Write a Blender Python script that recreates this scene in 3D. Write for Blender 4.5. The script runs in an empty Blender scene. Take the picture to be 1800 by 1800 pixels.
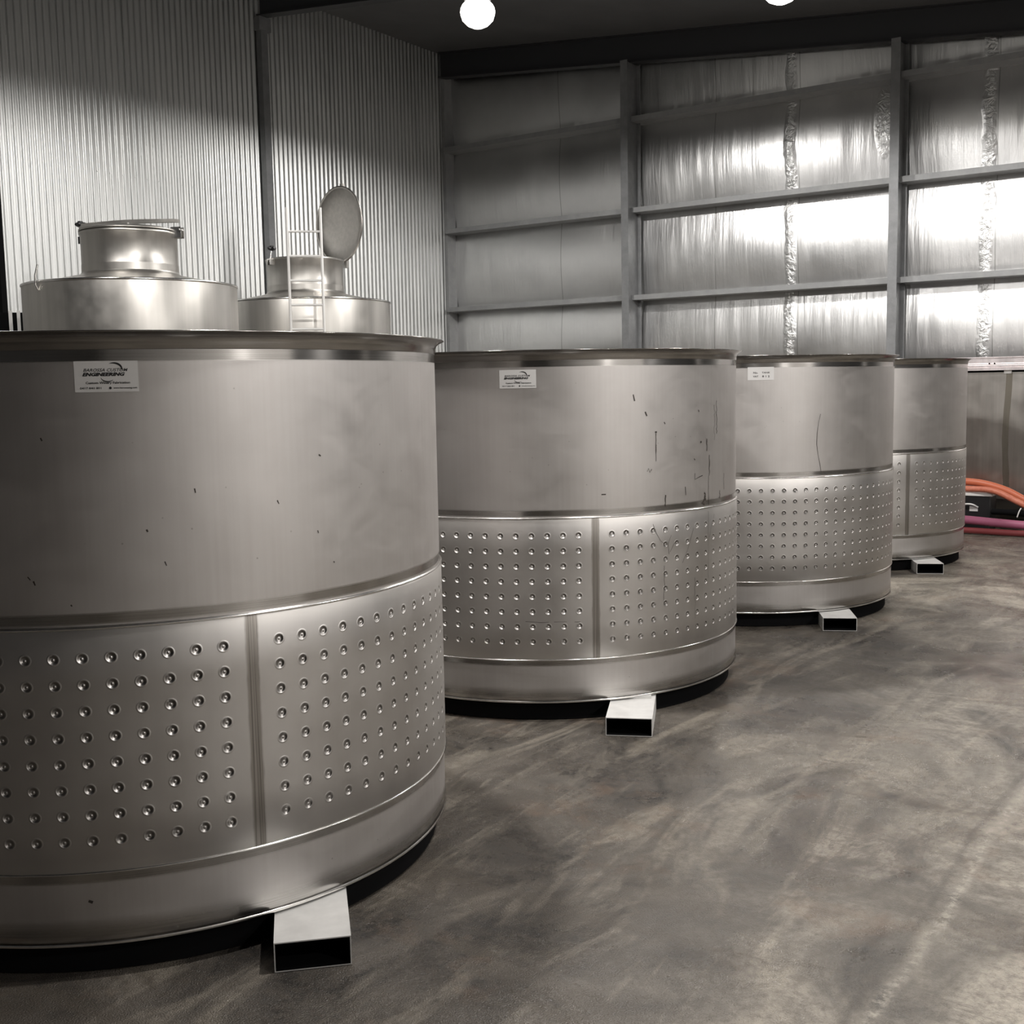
import bpy, math, random
from mathutils import Vector, Matrix, noise
R_ = math.radians
PI = math.pi
random.seed(7)
S = bpy.context.scene
COL = S.collection

# ---------------------------------------------------------------- camera
cam_d = bpy.data.cameras.new('camera')
cam_d.sensor_width = 36.0
cam_d.lens = 36.0 * 2015.5 / 1800.0
cam_d.clip_end = 100
cam = bpy.data.objects.new('camera', cam_d)
COL.objects.link(cam)
# heading 34.63 deg left of +Y, pitched 6.29 deg down, rolled 1.05 deg
cam.matrix_world = (Matrix.Translation((0, 0, 1.55)) @ Matrix.Rotation(R_(34.6274), 4, 'Z')
                    @ Matrix.Rotation(PI / 2 - 0.109731, 4, 'X') @ Matrix.Rotation(-0.018409, 4, 'Z'))
S.camera = cam

# ---------------------------------------------------------------- world, exposure
w = bpy.data.worlds.new('world')
w.use_nodes = True
w.node_tree.nodes['Background'].inputs[0].default_value = (0.5, 0.55, 0.6, 1)
w.node_tree.nodes['Background'].inputs[1].default_value = 0.02
S.world = w
S.view_settings.view_transform = 'Standard'
S.view_settings.look = 'None'
S.view_settings.gamma = 1
S.view_settings.use_curve_mapping = False
S.view_settings.exposure = 0.95
S.cycles.use_denoising = True
S.cycles.max_bounces = 8
S.cycles.sample_clamp_indirect = 6

LAMP_W = 225.0
LAMP_COL = (1.0, 0.968, 0.935)


def ceil_z(x):
    return 6.16 - 0.1 * (x + 10.16)


# ---------------------------------------------------------------- helpers
def prop(o, label=None, cat=None, group=None, kind=None):
    if label: o['label'] = label
    if cat: o['category'] = cat
    if group: o['group'] = group
    if kind: o['kind'] = kind
    return o


def empty(name, loc, rz=0, **k):
    o = bpy.data.objects.new(name, None)
    COL.objects.link(o)
    o.empty_display_size = 0.1
    o.location = loc
    o.rotation_euler = (0, 0, rz)
    return prop(o, **k)


class MB:
    def __init__(self):
        self.v = []; self.f = []; self.s = []

    def add(self, vs, fs, smooth=False):
        n = len(self.v)
        self.v += [tuple(p) for p in vs]
        self.f += [tuple(i + n for i in q) for q in fs]
        self.s += [smooth] * len(fs)
        return self

    def box(self, x0, x1, y0, y1, z0, z1, M=None):
        vs = [Vector((x, y, z)) for z in (z0, z1) for y in (y0, y1) for x in (x0, x1)]
        if M: vs = [M @ p for p in vs]
        return self.add(vs, [(0, 2, 3, 1), (4, 5, 7, 6), (0, 1, 5, 4), (2, 6, 7, 3), (0, 4, 6, 2), (1, 3, 7, 5)])

    def revolve(self, prof, n=96, a0=0.0, a1=360.0, c=(0, 0), smooth=True, closed=False):
        full = abs(a1 - a0 - 360) < 1e-6
        m = n if full else n + 1
        vs = []
        for i in range(m):
            a = R_(a0 + (a1 - a0) * i / n)
            for r, z in prof:
                vs.append((c[0] + r * math.cos(a), c[1] + r * math.sin(a), z))
        k = len(prof); fs = []
        for i in range(n):
            j = (i + 1) % m
            for q in range(k if closed else k - 1):
                q2 = (q + 1) % k
                fs.append((i * k + q, j * k + q, j * k + q2, i * k + q2))
        return self.add(vs, fs, smooth)

    def tube(self, pts, r, n=12, cap=True):
        pts = [Vector(p) for p in pts]
        vs = []; fs = []
        up = None
        for i, p in enumerate(pts):
            t = (pts[min(i + 1, len(pts) - 1)] - pts[max(i - 1, 0)]).normalized()
            if up is None:
                up = t.orthogonal().normalized()
            up = (up - t * up.dot(t)).normalized()
            b = t.cross(up)
            rr = r[i] if isinstance(r, (list, tuple)) else r
            for k in range(n):
                a = 2 * PI * k / n
                vs.append(p + (up * math.cos(a) + b * math.sin(a)) * rr)
        for i in range(len(pts) - 1):
            for k in range(n):
                fs.append((i * n + k, i * n + (k + 1) % n, (i + 1) * n + (k + 1) % n, (i + 1) * n + k))
        self.add(vs, fs, True)
        if cap:
            L = len(pts) - 1
            self.add([vs[k] for k in range(n)], [tuple(range(n - 1, -1, -1))])
            self.add([vs[L * n + k] for k in range(n)], [tuple(range(n))])
        return self

    def disc(self, c, r, z, n=48, up=True):
        vs = [(c[0] + r * math.cos(2 * PI * k / n), c[1] + r * math.sin(2 * PI * k / n), z) for k in range(n)]
        return self.add(vs, [tuple(range(n)) if up else tuple(range(n - 1, -1, -1))])

    def prism(self, poly, y0, y1, M=None):
        """poly in (x, z), extruded along y"""
        n = len(poly)
        vs = [Vector((x, y0, z)) for x, z in poly] + [Vector((x, y1, z)) for x, z in poly]
        if M: vs = [M @ p for p in vs]
        fs = [tuple(range(n)), tuple(range(2 * n - 1, n - 1, -1))]
        fs += [(i, i + n, (i + 1) % n + n, (i + 1) % n) for i in range(n)]
        return self.add(vs, fs)

    def build(self, name, mat, parent=None, bevel=0.0, **k):
        me = bpy.data.meshes.new(name)
        me.from_pydata(self.v, [], self.f)
        me.polygons.foreach_set('use_smooth', self.s)
        me.materials.append(mat)
        me.update()
        o = bpy.data.objects.new(name, me)
        COL.objects.link(o)
        if parent: o.parent = parent
        if bevel:
            b = o.modifiers.new('bevel', 'BEVEL')
            b.width = bevel; b.segments = 2; b.limit_method = 'ANGLE'
        return prop(o, **k)


def spline(pts, n=10):
    """Catmull-Rom through pts"""
    P = [Vector(p) for p in pts]
    P = [P[0] * 2 - P[1]] + P + [P[-1] * 2 - P[-2]]
    out = []
    for i in range(1, len(P) - 2):
        for k in range(n):
            t = k / n
            a, b, c, d = P[i - 1], P[i], P[i + 1], P[i + 2]
            out.append(0.5 * ((2 * b) + (c - a) * t + (2 * a - 5 * b + 4 * c - d) * t * t + (3 * b - a - 3 * c + d) * t ** 3))
    out.append(P[-2])
    return out


# ---------------------------------------------------------------- node material helper
class NM:
    def __init__(self, name, color=(0.5, 0.5, 0.5), metallic=0.0, rough=0.5, **kw):
        self.m = bpy.data.materials.new(name)
        self.m.use_nodes = True
        self.t = self.m.node_tree
        self.n = self.t.nodes
        self.b = self.n['Principled BSDF']
        self.set('Base Color', color); self.set('Metallic', metallic); self.set('Roughness', rough)
        for k, v in kw.items(): self.set(k.replace('_', ' '), v)

    def set(self, sock, v):
        if isinstance(v, bpy.types.NodeSocket):
            self.t.links.new(v, self.b.inputs[sock])
        else:
            if isinstance(v, tuple) and len(v) == 3: v = (*v, 1)
            self.b.inputs[sock].default_value = v

    def link(self, v, inp):
        if isinstance(v, bpy.types.NodeSocket):
            self.t.links.new(v, inp)
        else:
            if isinstance(v, tuple) and len(v) == 3 and inp.type == 'RGBA': v = (*v, 1)
            inp.default_value = v

    def node(self, t, **k):
        n = self.n.new(t)
        for a, b in k.items(): setattr(n, a, b)
        return n

    def math(self, op, a, b=None, c=None, clamp=False):
        n = self.node('ShaderNodeMath', operation=op, use_clamp=clamp)
        for i, x in enumerate((a, b, c)):
            if x is not None: self.link(x, n.inputs[i])
        return n.outputs[0]

    def obj(self):
        return self.node('ShaderNodeTexCoord').outputs['Object']

    def xyz(self, v):
        n = self.node('ShaderNodeSeparateXYZ'); self.link(v, n.inputs[0]); return n.outputs

    def comb(self, x, y, z):
        n = self.node('ShaderNodeCombineXYZ')
        for i, q in enumerate((x, y, z)): self.link(q, n.inputs[i])
        return n.outputs[0]

    def scale(self, v, s, off=(0, 0, 0)):
        n = self.node('ShaderNodeMapping'); self.link(v, n.inputs[0])
        n.inputs['Scale'].default_value = s; n.inputs['Location'].default_value = off
        return n.outputs[0]

    def noise(self, v, s=5.0, d=4.0, r=0.55, dist=0.0):
        n = self.node('ShaderNodeTexNoise'); self.link(v, n.inputs['Vector'])
        n.inputs['Scale'].default_value = s; n.inputs['Detail'].default_value = d
        n.inputs['Roughness'].default_value = r; n.inputs['Distortion'].default_value = dist
        return n.outputs['Fac']

    def voro(self, v, s=5.0, feat='F1'):
        n = self.node('ShaderNodeTexVoronoi', feature=feat); self.link(v, n.inputs['Vector'])
        n.inputs['Scale'].default_value = s
        return n.outputs['Distance']

    def mr(self, v, a, b, c=0.0, d=1.0, smooth=False):
        n = self.node('ShaderNodeMapRange', clamp=True)
        if smooth: n.interpolation_type = 'SMOOTHSTEP'
        for i, x in enumerate((v, a, b, c, d)): self.link(x, n.inputs[i])
        return n.outputs[0]

    def mix(self, f, a, b):
        n = self.node('ShaderNodeMix', data_type='RGBA')
        self.link(f, n.inputs['Factor']); self.link(a, n.inputs[6]); self.link(b, n.inputs[7])
        return n.outputs[2]

    def bump(self, h, strength=0.3, dist=0.01, normal=None):
        n = self.node('ShaderNodeBump'); self.link(h, n.inputs['Height'])
        n.inputs['Strength'].default_value = strength; n.inputs['Distance'].default_value = dist
        if normal is not None: self.link(normal, n.inputs['Normal'])
        return n.outputs[0]

    def band(self, v, lo, hi, soft):
        """1 inside lo..hi"""
        a = self.mr(v, lo - soft, lo + soft); b = self.mr(v, hi - soft, hi + soft, 1.0, 0.0)
        return self.math('MULTIPLY', a, b)


def plain(name, c, metallic=0.0, rough=0.5, **k):
    return NM(name, c, metallic, rough, **k).m


# ---------------------------------------------------------------- materials
def mat_tank_shell():
    M = NM('tank_steel', metallic=1.0)
    o = M.obj(); x, y, z = M.xyz(o)
    ang = M.math('ARCTAN2', y, x)
    cyl = M.comb(ang, z, 0.0)
    streak = M.noise(M.scale(cyl, (60, 1.2, 1)), 1.0, 3)
    blot = M.noise(o, 2.2, 4)
    smear = M.noise(M.scale(cyl, (5, 9, 1)), 1.0, 5, 0.6, 0.8)
    # polished bands worn round the rim, the welds and the bottom edge
    pol = M.math('MAXIMUM', M.band(z, 1.631, 1.71, 0.002), M.band(z, 0.958, 0.984, 0.004))
    pol = M.math('MAXIMUM', pol, M.band(z, 0.265, 0.290, 0.004))
    pol = M.math('MAXIMUM', pol, M.mr(z, 0.125, 0.165, 1.0, 0.0))
    base = M.mix(M.mr(blot, 0.3, 0.7), (0.54, 0.515, 0.50), (0.64, 0.615, 0.60))
    base = M.mix(M.mr(streak, 0.35, 0.75, 0, 0.35), base, (0.66, 0.645, 0.63))
    speck = M.mr(M.voro(M.scale(cyl, (9, 9, 1)), 1.6), 0.0, 0.05, 0.75, 0.0)
    base = M.mix(speck, base, (0.16, 0.14, 0.12))
    fine = M.noise(M.scale(cyl, (3, 420, 1)), 1.0, 2)
    base = M.mix(pol, base, M.mix(M.mr(fine, 0.3, 0.7), (0.36, 0.345, 0.33), (0.50, 0.485, 0.465)))
    M.set('Base Color', base)
    r = M.mr(smear, 0.3, 0.75, 0.45, 0.55)
    mixr = M.math('ADD', M.math('MULTIPLY', M.math('SUBTRACT', 1.0, pol), r), M.math('MULTIPLY', pol, 0.2))
    M.set('Roughness', mixr)
    M.set('Anisotropic', M.math('MULTIPLY', pol, 0.85))
    M.set('Anisotropic Rotation', 0.25)
    tg = M.node('ShaderNodeTangent', direction_type='RADIAL', axis='Z')
    M.t.links.new(tg.outputs[0], M.b.inputs['Tangent'])
    wav = M.noise(M.scale(cyl, (2.2, 1.3, 1)), 1.0, 2)
    M.set('Normal', M.bump(wav, 0.5, 0.012, M.bump(fine, 0.05, 0.001)))
    return M.m


RJ = 1.030   # jacket radius


def mat_jacket():
    M = NM('dimple_jacket_steel', metallic=1.0)
    o = M.obj(); x, y, z = M.xyz(o)
    deg = M.math('MULTIPLY', M.math('ARCTAN2', y, x), 180 / PI)
    a = M.math('ABSOLUTE', deg)
    u = M.math('DIVIDE', M.math('SUBTRACT', a, 4.4), 3.981)
    ui = M.math('ROUND', u)
    du = M.math('MULTIPLY', M.math('SUBTRACT', u, ui), R_(3.981) * RJ)
    v = M.math('DIVIDE', M.math('SUBTRACT', z, 0.3795), 0.0699)
    vi = M.math('ROUND', v)
    dv = M.math('MULTIPLY', M.math('SUBTRACT', v, vi), 0.0699)
    ok = M.math('MULTIPLY', M.math('GREATER_THAN', ui, -0.5), M.math('LESS_THAN', ui, 43.5))
    ok = M.math('MULTIPLY', ok, M.math('MULTIPLY', M.math('GREATER_THAN', vi, -0.5), M.math('LESS_THAN', vi, 7.5)))
    d = M.math('SQRT', M.math('ADD', M.math('MULTIPLY', du, du), M.math('MULTIPLY', dv, dv)))
    dish = M.mr(d, 0.0052, 0.0135, -1.0, 0.0, True)
    nub = M.mr(d, 0.0, 0.004, 0.22, 0.0, True)
    lip = M.band(d, 0.0125, 0.016, 0.0015)
    hgt = M.math('MULTIPLY', ok, M.math('ADD', M.math('ADD', dish, nub), M.math('MULTIPLY', lip, 0.06)))
    a0 = a
    a = M.math('ADD', a, M.math('MULTIPLY', M.math('SUBTRACT', M.noise(M.scale(o, (3, 3, 9)), 1.0, 3), 0.5), 0.7))
    seam = M.mr(a, 0.8, 1.15, 1.0, 0.0)
    seam = M.math('MAXIMUM', seam, M.mr(M.math('SUBTRACT', 180.0, a), 0.95, 1.25, 1.0, 0.0))
    cyl = M.comb(M.math('MULTIPLY', deg, 0.02), z, 0.0)
    blot = M.noise(o, 3.0, 4)
    st = M.noise(M.scale(cyl, (40, 1.5, 1)), 1.0, 3)
    base = M.mix(M.mr(blot, 0.3, 0.7), (0.51, 0.49, 0.475), (0.61, 0.59, 0.57))
    base = M.mix(M.mr(st, 0.4, 0.8, 0, 0.3), base, (0.6, 0.58, 0.55))
    edge = M.math('MAXIMUM', M.mr(z, 0.905, 0.925), M.mr(z, 0.315, 0.33, 1.0, 0.0))
    base = M.mix(M.math('MULTIPLY', edge, 0.4), base, (0.62, 0.6, 0.57))
    vs = M.mr(M.noise(M.scale(cyl, (260, 1.2, 1)), 1.0, 3), 0.35, 0.65)
    base = M.mix(seam, base, M.mix(vs, (0.15, 0.14, 0.125), (0.42, 0.39, 0.36)))
    ring = M.math('MULTIPLY', ok, M.band(d, 0.006, 0.011, 0.002))
    base = M.mix(M.math('MULTIPLY', ring, 0.45), base, (0.2, 0.18, 0.16))
    M.set('Base Color', base)
    M.set('Roughness', M.mr(blot, 0.3, 0.7, 0.42, 0.54))
    wav = M.noise(M.scale(cyl, (3, 2, 1)), 1.0, 2)
    M.set('Normal', M.bump(hgt, 1.0, 0.010, M.bump(wav, 0.4, 0.01)))
    return M.m


def mat_steel(name, c=(0.55, 0.54, 0.52), rough=0.3, wob=0.006, grain=(30, 30, 1.5), aniso=0.0):
    M = NM(name, metallic=1.0)
    o = M.obj()
    g = M.noise(M.scale(o, grain), 1.0, 3)
    b = M.noise(o, 3.0, 4)
    c2 = tuple(min(1, q * 1.2) for q in c)
    M.set('Base Color', M.mix(M.mr(g, 0.3, 0.7), c, c2))
    M.set('Roughness', M.mr(b, 0.3, 0.7, rough * 0.8, rough * 1.25))
    if aniso:
        M.set('Anisotropic', aniso); M.set('Anisotropic Rotation', 0.25)
        tg = M.node('ShaderNodeTangent', direction_type='RADIAL', axis='Z')
        M.t.links.new(tg.outputs[0], M.b.inputs['Tangent'])
    M.set('Normal', M.bump(M.noise(o, 1.7, 2), 0.4, wob))
    return M.m


def mat_floor():
    M = NM('concrete_floor', rough=0.4)
    o = M.obj(); x, y, z = M.xyz(o)
    big = M.noise(o, 0.55, 4, 0.5, 0.6)
    mid = M.noise(M.scale(o, (1.0, 0.8, 1)), 1.7, 9, 0.68, 0.9)
    swp = M.noise(M.scale(o, (3.6, 0.8, 1)), 1.1, 8, 0.68, 1.4)
    swq = M.noise(M.scale(o, (0.9, 3.4, 1), (5, 2, 0)), 1.1, 8, 0.7, 1.0)
    fine = M.noise(o, 30, 6, 0.75)
    g = M.noise(o, 210, 2, 0.5)
    # damp slab beside the tank row, tank shade painted in too; drier worn traffic lane to the right
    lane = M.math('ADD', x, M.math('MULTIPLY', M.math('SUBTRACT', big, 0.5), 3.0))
    dry_lit = M.mr(lane, -2.2, 0.3, 0.0, 1.0, True)
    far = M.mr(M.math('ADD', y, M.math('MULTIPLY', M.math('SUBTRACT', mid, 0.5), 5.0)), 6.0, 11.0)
    dry_lit = M.math('MAXIMUM', dry_lit, far)
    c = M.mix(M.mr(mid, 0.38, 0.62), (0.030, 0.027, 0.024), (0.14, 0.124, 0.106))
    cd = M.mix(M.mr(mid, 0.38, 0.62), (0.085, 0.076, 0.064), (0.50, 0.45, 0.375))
    c = M.mix(dry_lit, c, cd)
    c = M.mix(M.mr(swp, 0.50, 0.62, 0, 0.40), c, (0.40, 0.355, 0.29))
    c = M.mix(M.mr(swq, 0.52, 0.60, 0, 0.55), c, (0.10, 0.085, 0.068))
    c = M.mix(M.mr(fine, 0.44, 0.62, 0, 0.6), c, (0.09, 0.075, 0.06))
    rust = M.mr(M.noise(M.scale(o, (1, 1, 1), (3, 7, 0)), 1.1, 6, 0.7), 0.56, 0.70, 0, 0.4)
    c = M.mix(rust, c, (0.23, 0.14, 0.085))
    wob = M.math('MULTIPLY', M.math('SUBTRACT', M.noise(o, 1.4, 3), 0.5), 0.12)
    jx = M.math('ABSOLUTE', M.math('ADD', M.math('ADD', x, 0.85), wob))
    c = M.mix(M.math('MULTIPLY', M.mr(jx, 0.004, 0.018, 0.7, 0.0), M.mr(swp, 0.35, 0.6)), c, (0.07, 0.06, 0.05))
    jx2 = M.math('ABSOLUTE', M.math('ADD', M.math('ADD', x, 0.80), wob))
    c = M.mix(M.math('MULTIPLY', M.mr(jx2, 0.005, 0.03, 0.5, 0.0), M.mr(fine, 0.45, 0.6)), c, (0.60, 0.55, 0.47))
    spots = M.mr(M.voro(o, 4.5), 0.0, 0.035, 0.85, 0.0)
    c = M.mix(spots, c, (0.02, 0.017, 0.014))
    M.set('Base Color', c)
    rr = M.mr(M.noise(o, 1.1, 7, 0.65, 0.6), 0.36, 0.60, 0.13, 0.42)
    rr = M.math('ADD', rr, M.math('MULTIPLY', M.math('SUBTRACT', fine, 0.5), 0.35), clamp=True)
    M.set('Roughness', rr)
    h = M.math('ADD', M.math('MULTIPLY', fine, 0.5), M.math('MULTIPLY', g, 0.8))
    M.set('Normal', M.bump(h, 0.8, 0.007, M.bump(mid, 0.3, 0.02)))
    return M.m


FOIL_JOINTS = (-8.36, -6.125, -5.06, -2.865, -1.3)


def mat_foil():
    M = NM('foil_sarking', metallic=1.0)
    o = M.obj(); x, y, z = M.xyz(o)
    vst = M.noise(M.scale(o, (16, 1, 1.3)), 1.0, 5, 0.6, 0.3)
    cr = M.noise(o, 13, 4, 0.6, 1.2)
    j = None
    for X in (-5.10, -2.90):
        wv = M.math('MULTIPLY', M.math('SUBTRACT', M.noise(o, 3.0, 3), 0.5), 0.12)
        d = M.mr(M.math('ABSOLUTE', M.math('ADD', M.math('SUBTRACT', x, X - 0.01), wv)), 0.03, 0.075, 1.0, 0.0)
        j = d if j is None else M.math('MAXIMUM', j, d)
    line = None
    for X in FOIL_JOINTS:
        d = M.mr(M.math('ABSOLUTE', M.math('SUBTRACT', x, X + 0.045)), 0.002, 0.008, 1.0, 0.0)
        line = d if line is None else M.math('MAXIMUM', line, d)
    blot = M.noise(o, 1.3, 4)
    base = M.mix(M.mr(blot, 0.3, 0.7), (0.66, 0.66, 0.66), (0.78, 0.78, 0.775))
    base = M.mix(M.math('MULTIPLY', line, 0.6), base, (0.2, 0.2, 0.19))
    M.set('Base Color', base)
    M.set('Roughness', M.mr(blot, 0.3, 0.7, 0.30, 0.39))
    n1 = M.bump(vst, 0.26, 0.02)
    ex = M.math('DIVIDE', M.math('ADD', x, 4.02), 0.11); ez = M.math('DIVIDE', M.math('SUBTRACT', z, 4.42), 0.38)
    el = M.mr(M.math('SQRT', M.math('ADD', M.math('MULTIPLY', ex, ex), M.math('MULTIPLY', ez, ez))), 0.8, 1.1, 0.6, 0.0)
    j = M.math('MAXIMUM', j, el)
    h = M.math('MULTIPLY', cr, M.math('ADD', M.math('MULTIPLY', j, 1.0), 0.02))
    M.set('Normal', M.bump(h, 0.6, 0.03, n1))
    return M.m


def mat_zinc():
    M = NM('zinc_cladding', metallic=1.0)
    o = M.obj()
    v = M.noise(M.scale(o, (1, 6, 0.8)), 1.0, 4, 0.6)
    M.set('Base Color', M.mix(M.mr(v, 0.3, 0.7), (0.52, 0.53, 0.525), (0.62, 0.625, 0.615)))
    M.set('Roughness', 0.48)
    return M.m


def mat_mottled(name, a, b, rough=0.8, sc=3.0):
    M = NM(name, rough=rough)
    o = M.obj()
    n = M.noise(o, sc, 6, 0.65)
    M.set('Base Color', M.mix(M.mr(n, 0.35, 0.65), a, b))
    M.set('Normal', M.bump(n, 0.3, 0.01))
    return M.m


m_shell = mat_tank_shell()
m_jacket = mat_jacket()
m_rim = mat_steel('rim_polished_steel', (0.29, 0.28, 0.27), 0.2, 0.001, (3, 3, 300), 0.85)
m_weld = mat_steel('weld_bead_steel', (0.72, 0.71, 0.69), 0.2, 0.003)
m_tube = mat_steel('fork_channel_steel', (0.66, 0.655, 0.64), 0.5, 0.002, (12, 12, 12))
m_tube.node_tree.nodes['Principled BSDF'].inputs['Metallic'].default_value = 0.35
m_store = mat_steel('storage_tank_steel', (0.44, 0.425, 0.40), 0.40, 0.006, (14, 14, 0.5))
m_bin = mat_steel('receival_bin_steel', (0.42, 0.40, 0.375), 0.33, 0.012, (20, 20, 0.8))
m_binrail = mat_steel('bin_rail_steel', (0.80, 0.74, 0.74), 0.35, 0.002)
m_foil = mat_foil()
m_zinc = mat_zinc()
m_floor = mat_floor()
m_galv = mat_mottled('galvanised_frame_steel', (0.20, 0.205, 0.21), (0.25, 0.255, 0.26), 0.45, 8)
m_galv.node_tree.nodes['Principled BSDF'].inputs['Metallic'].default_value = 0.3
m_girt = mat_mottled('galvanised_girt_steel', (0.27, 0.275, 0.28), (0.32, 0.325, 0.325), 0.5, 8)
m_girt.node_tree.nodes['Principled BSDF'].inputs['Metallic'].default_value = 0.15
m_ceil = mat_mottled('ceiling_lining', (0.11, 0.111, 0.115), (0.13, 0.131, 0.135), 0.7, 1.5)
m_conc = mat_mottled('rough_concrete', (0.18, 0.18, 0.175), (0.30, 0.30, 0.29), 0.85, 9)
m_panel = mat_mottled('pale_wall_panel', (0.76, 0.75, 0.74), (0.84, 0.83, 0.82), 0.5, 1.5)
m_front = mat_mottled('dark_wall_lining', (0.05, 0.05, 0.052), (0.07, 0.07, 0.072), 0.7, 1.5)
m_beam = plain('dark_beam_paint', (0.035, 0.036, 0.04), 0.0, 0.5)
m_slats = plain('dark_slat_paint', (0.06, 0.062, 0.066), 0.0, 0.5)
m_dark = plain('black_rubber_and_shade', (0.004, 0.004, 0.0045), 0, 0.9, Specular_IOR_Level=0.12)  # also paints the shade under the tanks and inside the channels
m_black = plain('black_plastic', (0.015, 0.015, 0.016), 0, 0.38)
m_paper = NM('sticker_white', (0.68, 0.67, 0.66), 0, 0.45).m
m_ink = plain('sticker_black_ink', (0.012, 0.012, 0.014), 0, 0.5)
m_stain = plain('dark_dried_stain', (0.045, 0.038, 0.032), 0.2, 0.6)
m_orange = plain('orange_hose_rubber', (0.55, 0.15, 0.075), 0, 0.4)
m_pink = plain('magenta_hose_rubber', (0.42, 0.13, 0.22), 0, 0.4)
m_red = plain('red_hose_rubber', (0.26, 0.05, 0.055), 0, 0.45)
m_white = plain('white_plastic', (0.75, 0.74, 0.72), 0, 0.4)
m_lamp = NM('lamp_lens', (0.9, 0.9, 0.9), 0, 0.5)
m_lamp.set('Emission Color', (1.0, 0.95, 0.87)); m_lamp.set('Emission Strength', 5.0)
m_lamp = m_lamp.m
m_housing = plain('lamp_housing_aluminium', (0.35, 0.35, 0.36), 0.8, 0.4)

# ---------------------------------------------------------------- room
X0, X1, Y0, YB = -10.16, 6.0, -7.0, 13.35

fl = MB()
fl.add([(X0 - .2, Y0, 0), (X1, Y0, 0), (X1, YB + .1, 0), (X0 - .2, YB + .1, 0),
        (X0 - .2, Y0, -.15), (X1, Y0, -.15), (X1, YB + .1, -.15), (X0 - .2, YB + .1, -.15)],
       [(0, 1, 2, 3), (4, 7, 6, 5), (0, 4, 5, 1), (1, 5, 6, 2), (2, 6, 7, 3), (3, 7, 4, 0)])
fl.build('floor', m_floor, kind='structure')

ce = MB()
za, zb = ceil_z(X0 - .2), ceil_z(X1)
ce.prism([(X0 - .2, za), (X1, zb), (X1, zb + .1), (X0 - .2, za + .1)], Y0, YB + .1)
ce.build('ceiling', m_ceil, kind='structure')

# left wall: corrugated zinc sheets from Y=6.36 to the corner
cw = MB()
prof = []
pitch = 0.0762; amp = 0.009
ystart = 6.36
N = int((13.34 - ystart) / pitch * 10)
for i in range(N + 1):
    yy = ystart + i * pitch / 10
    sh = (yy - 11.66 + 762 * 0.001 * 20) / 0.762
    k = math.floor(sh)
    off = 0.0025 if k % 2 else 0.0
    prof.append((X0 + amp * math.sin(2 * PI * (yy - ystart) / pitch) + off, yy))
    if i < N and math.floor((yy + pitch / 10 - 11.66 + 15.24) / 0.762) != k:
        prof.append((X0 - 0.012, yy + pitch / 20))
vs = []
for zz in (0.0, 6.2):
    vs += [(x, y, zz) for x, y in prof]
n = len(prof)
cw.add(vs, [(i, i + 1, n + i + 1, n + i) for i in range(n - 1)], False)
cw.box(X0 - .12, X0 - .03, ystart, YB, 0, 6.2)
# hex screw heads along the girt lines, every second ridge
for zz in (1.0, 2.1, 3.78, 4.9):
    for k in range(46):
        yy = ystart + pitch * (0.25 + 2 * k)
        cw.add([(X0 + amp + 0.006 * t, yy + 0.0065 * math.cos(PI / 3 * q), zz + 0.0065 * math.sin(PI / 3 * q))
                for t in (0, 1) for q in range(6)],
               [(6, 7, 8, 9, 10, 11)] + [(q, (q + 1) % 6, 6 + (q + 1) % 6, 6 + q) for q in range(6)])
cw.build('wall_left', m_zinc, kind='structure')
wl = MB()
wl.box(X0 - .12, X0 - .02, Y0, ystart - .06, 0, 6.2)
wl.build('wall_left_near', m_conc, kind='structure')
MB().box(X0 - .1, X0 + .03, ystart - .06, ystart - .005, 0, 6.15).build('trim_1', m_dark, kind='structure')

# back wall: foil sarking bulging between the girts
GZ = [0.47, 1.56, 2.666, 3.754, 4.870]
lev = [0.0] + GZ + [6.3]
nx, nz = 620, 150
fw = MB(); vs = []
for j in range(nz + 1):
    z = 6.25 * j / nz
    for k in range(len(lev) - 1):
        if lev[k] <= z <= lev[k + 1]:
            t = (z - lev[k]) / (lev[k + 1] - lev[k]); break
    for i in range(nx + 1):
        x = X0 - .1 + (X1 - X0 + .1) * i / nx
        b = math.sin(PI * t)
        a = 0.045 + 0.02 * noise.noise((x * 0.45, k * 3.1, 0.0))
        wr = 0.010 * noise.noise((x * 2.1, z * 0.7, 4.0 + k)) + 0.0035 * noise.noise((x * 9.0, z * 1.3, 9.0 + k))
        y = YB - a * b - wr * b
        if z > 4.87:   # loose foil bunched on top of the highest girt
            q = (z - 4.915) / 0.035
            y -= 0.02 * math.exp(-q * q) * max(0.0, 0.35 + 0.8 * noise.noise((x * 1.1, 2.0, 0)) + 0.5 * noise.noise((x * 14.0, z * 8, 1)))
        zz = min(z, ceil_z(x) + 0.04)
        vs.append((x, y, zz))
fw.add(vs, [(j * (nx + 1) + i, j * (nx + 1) + i + 1, (j + 1) * (nx + 1) + i + 1, (j + 1) * (nx + 1) + i)
            for j in range(nz) for i in range(nx)], True)
fw.build('wall_back', m_foil, kind='structure')
MB().box(X1 - .02, X1 + .08, Y0, YB + .1, 0, ceil_z(X1) + .1).build('wall_right', m_panel, kind='structure')
d1 = MB()
for k in range(38):   # dark slats added out of view on the right wall, shaping the tank reflections
    d1.box(X1 - .09, X1 - .02, 5.0, 12.6, .02 + k * .108, .02 + k * .108 + .10)
d1.build('reflection_slats', m_slats, kind='structure')
MB().box(X0 - .2, X1, Y0 - .1, Y0, 0, 4.5).build('wall_front', m_front, kind='structure')
MB().box(X0 + .02, X0 + .07, YB - .22, YB - .02, 0, 6.1).build('trim_2', m_girt, kind='structure')


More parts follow.
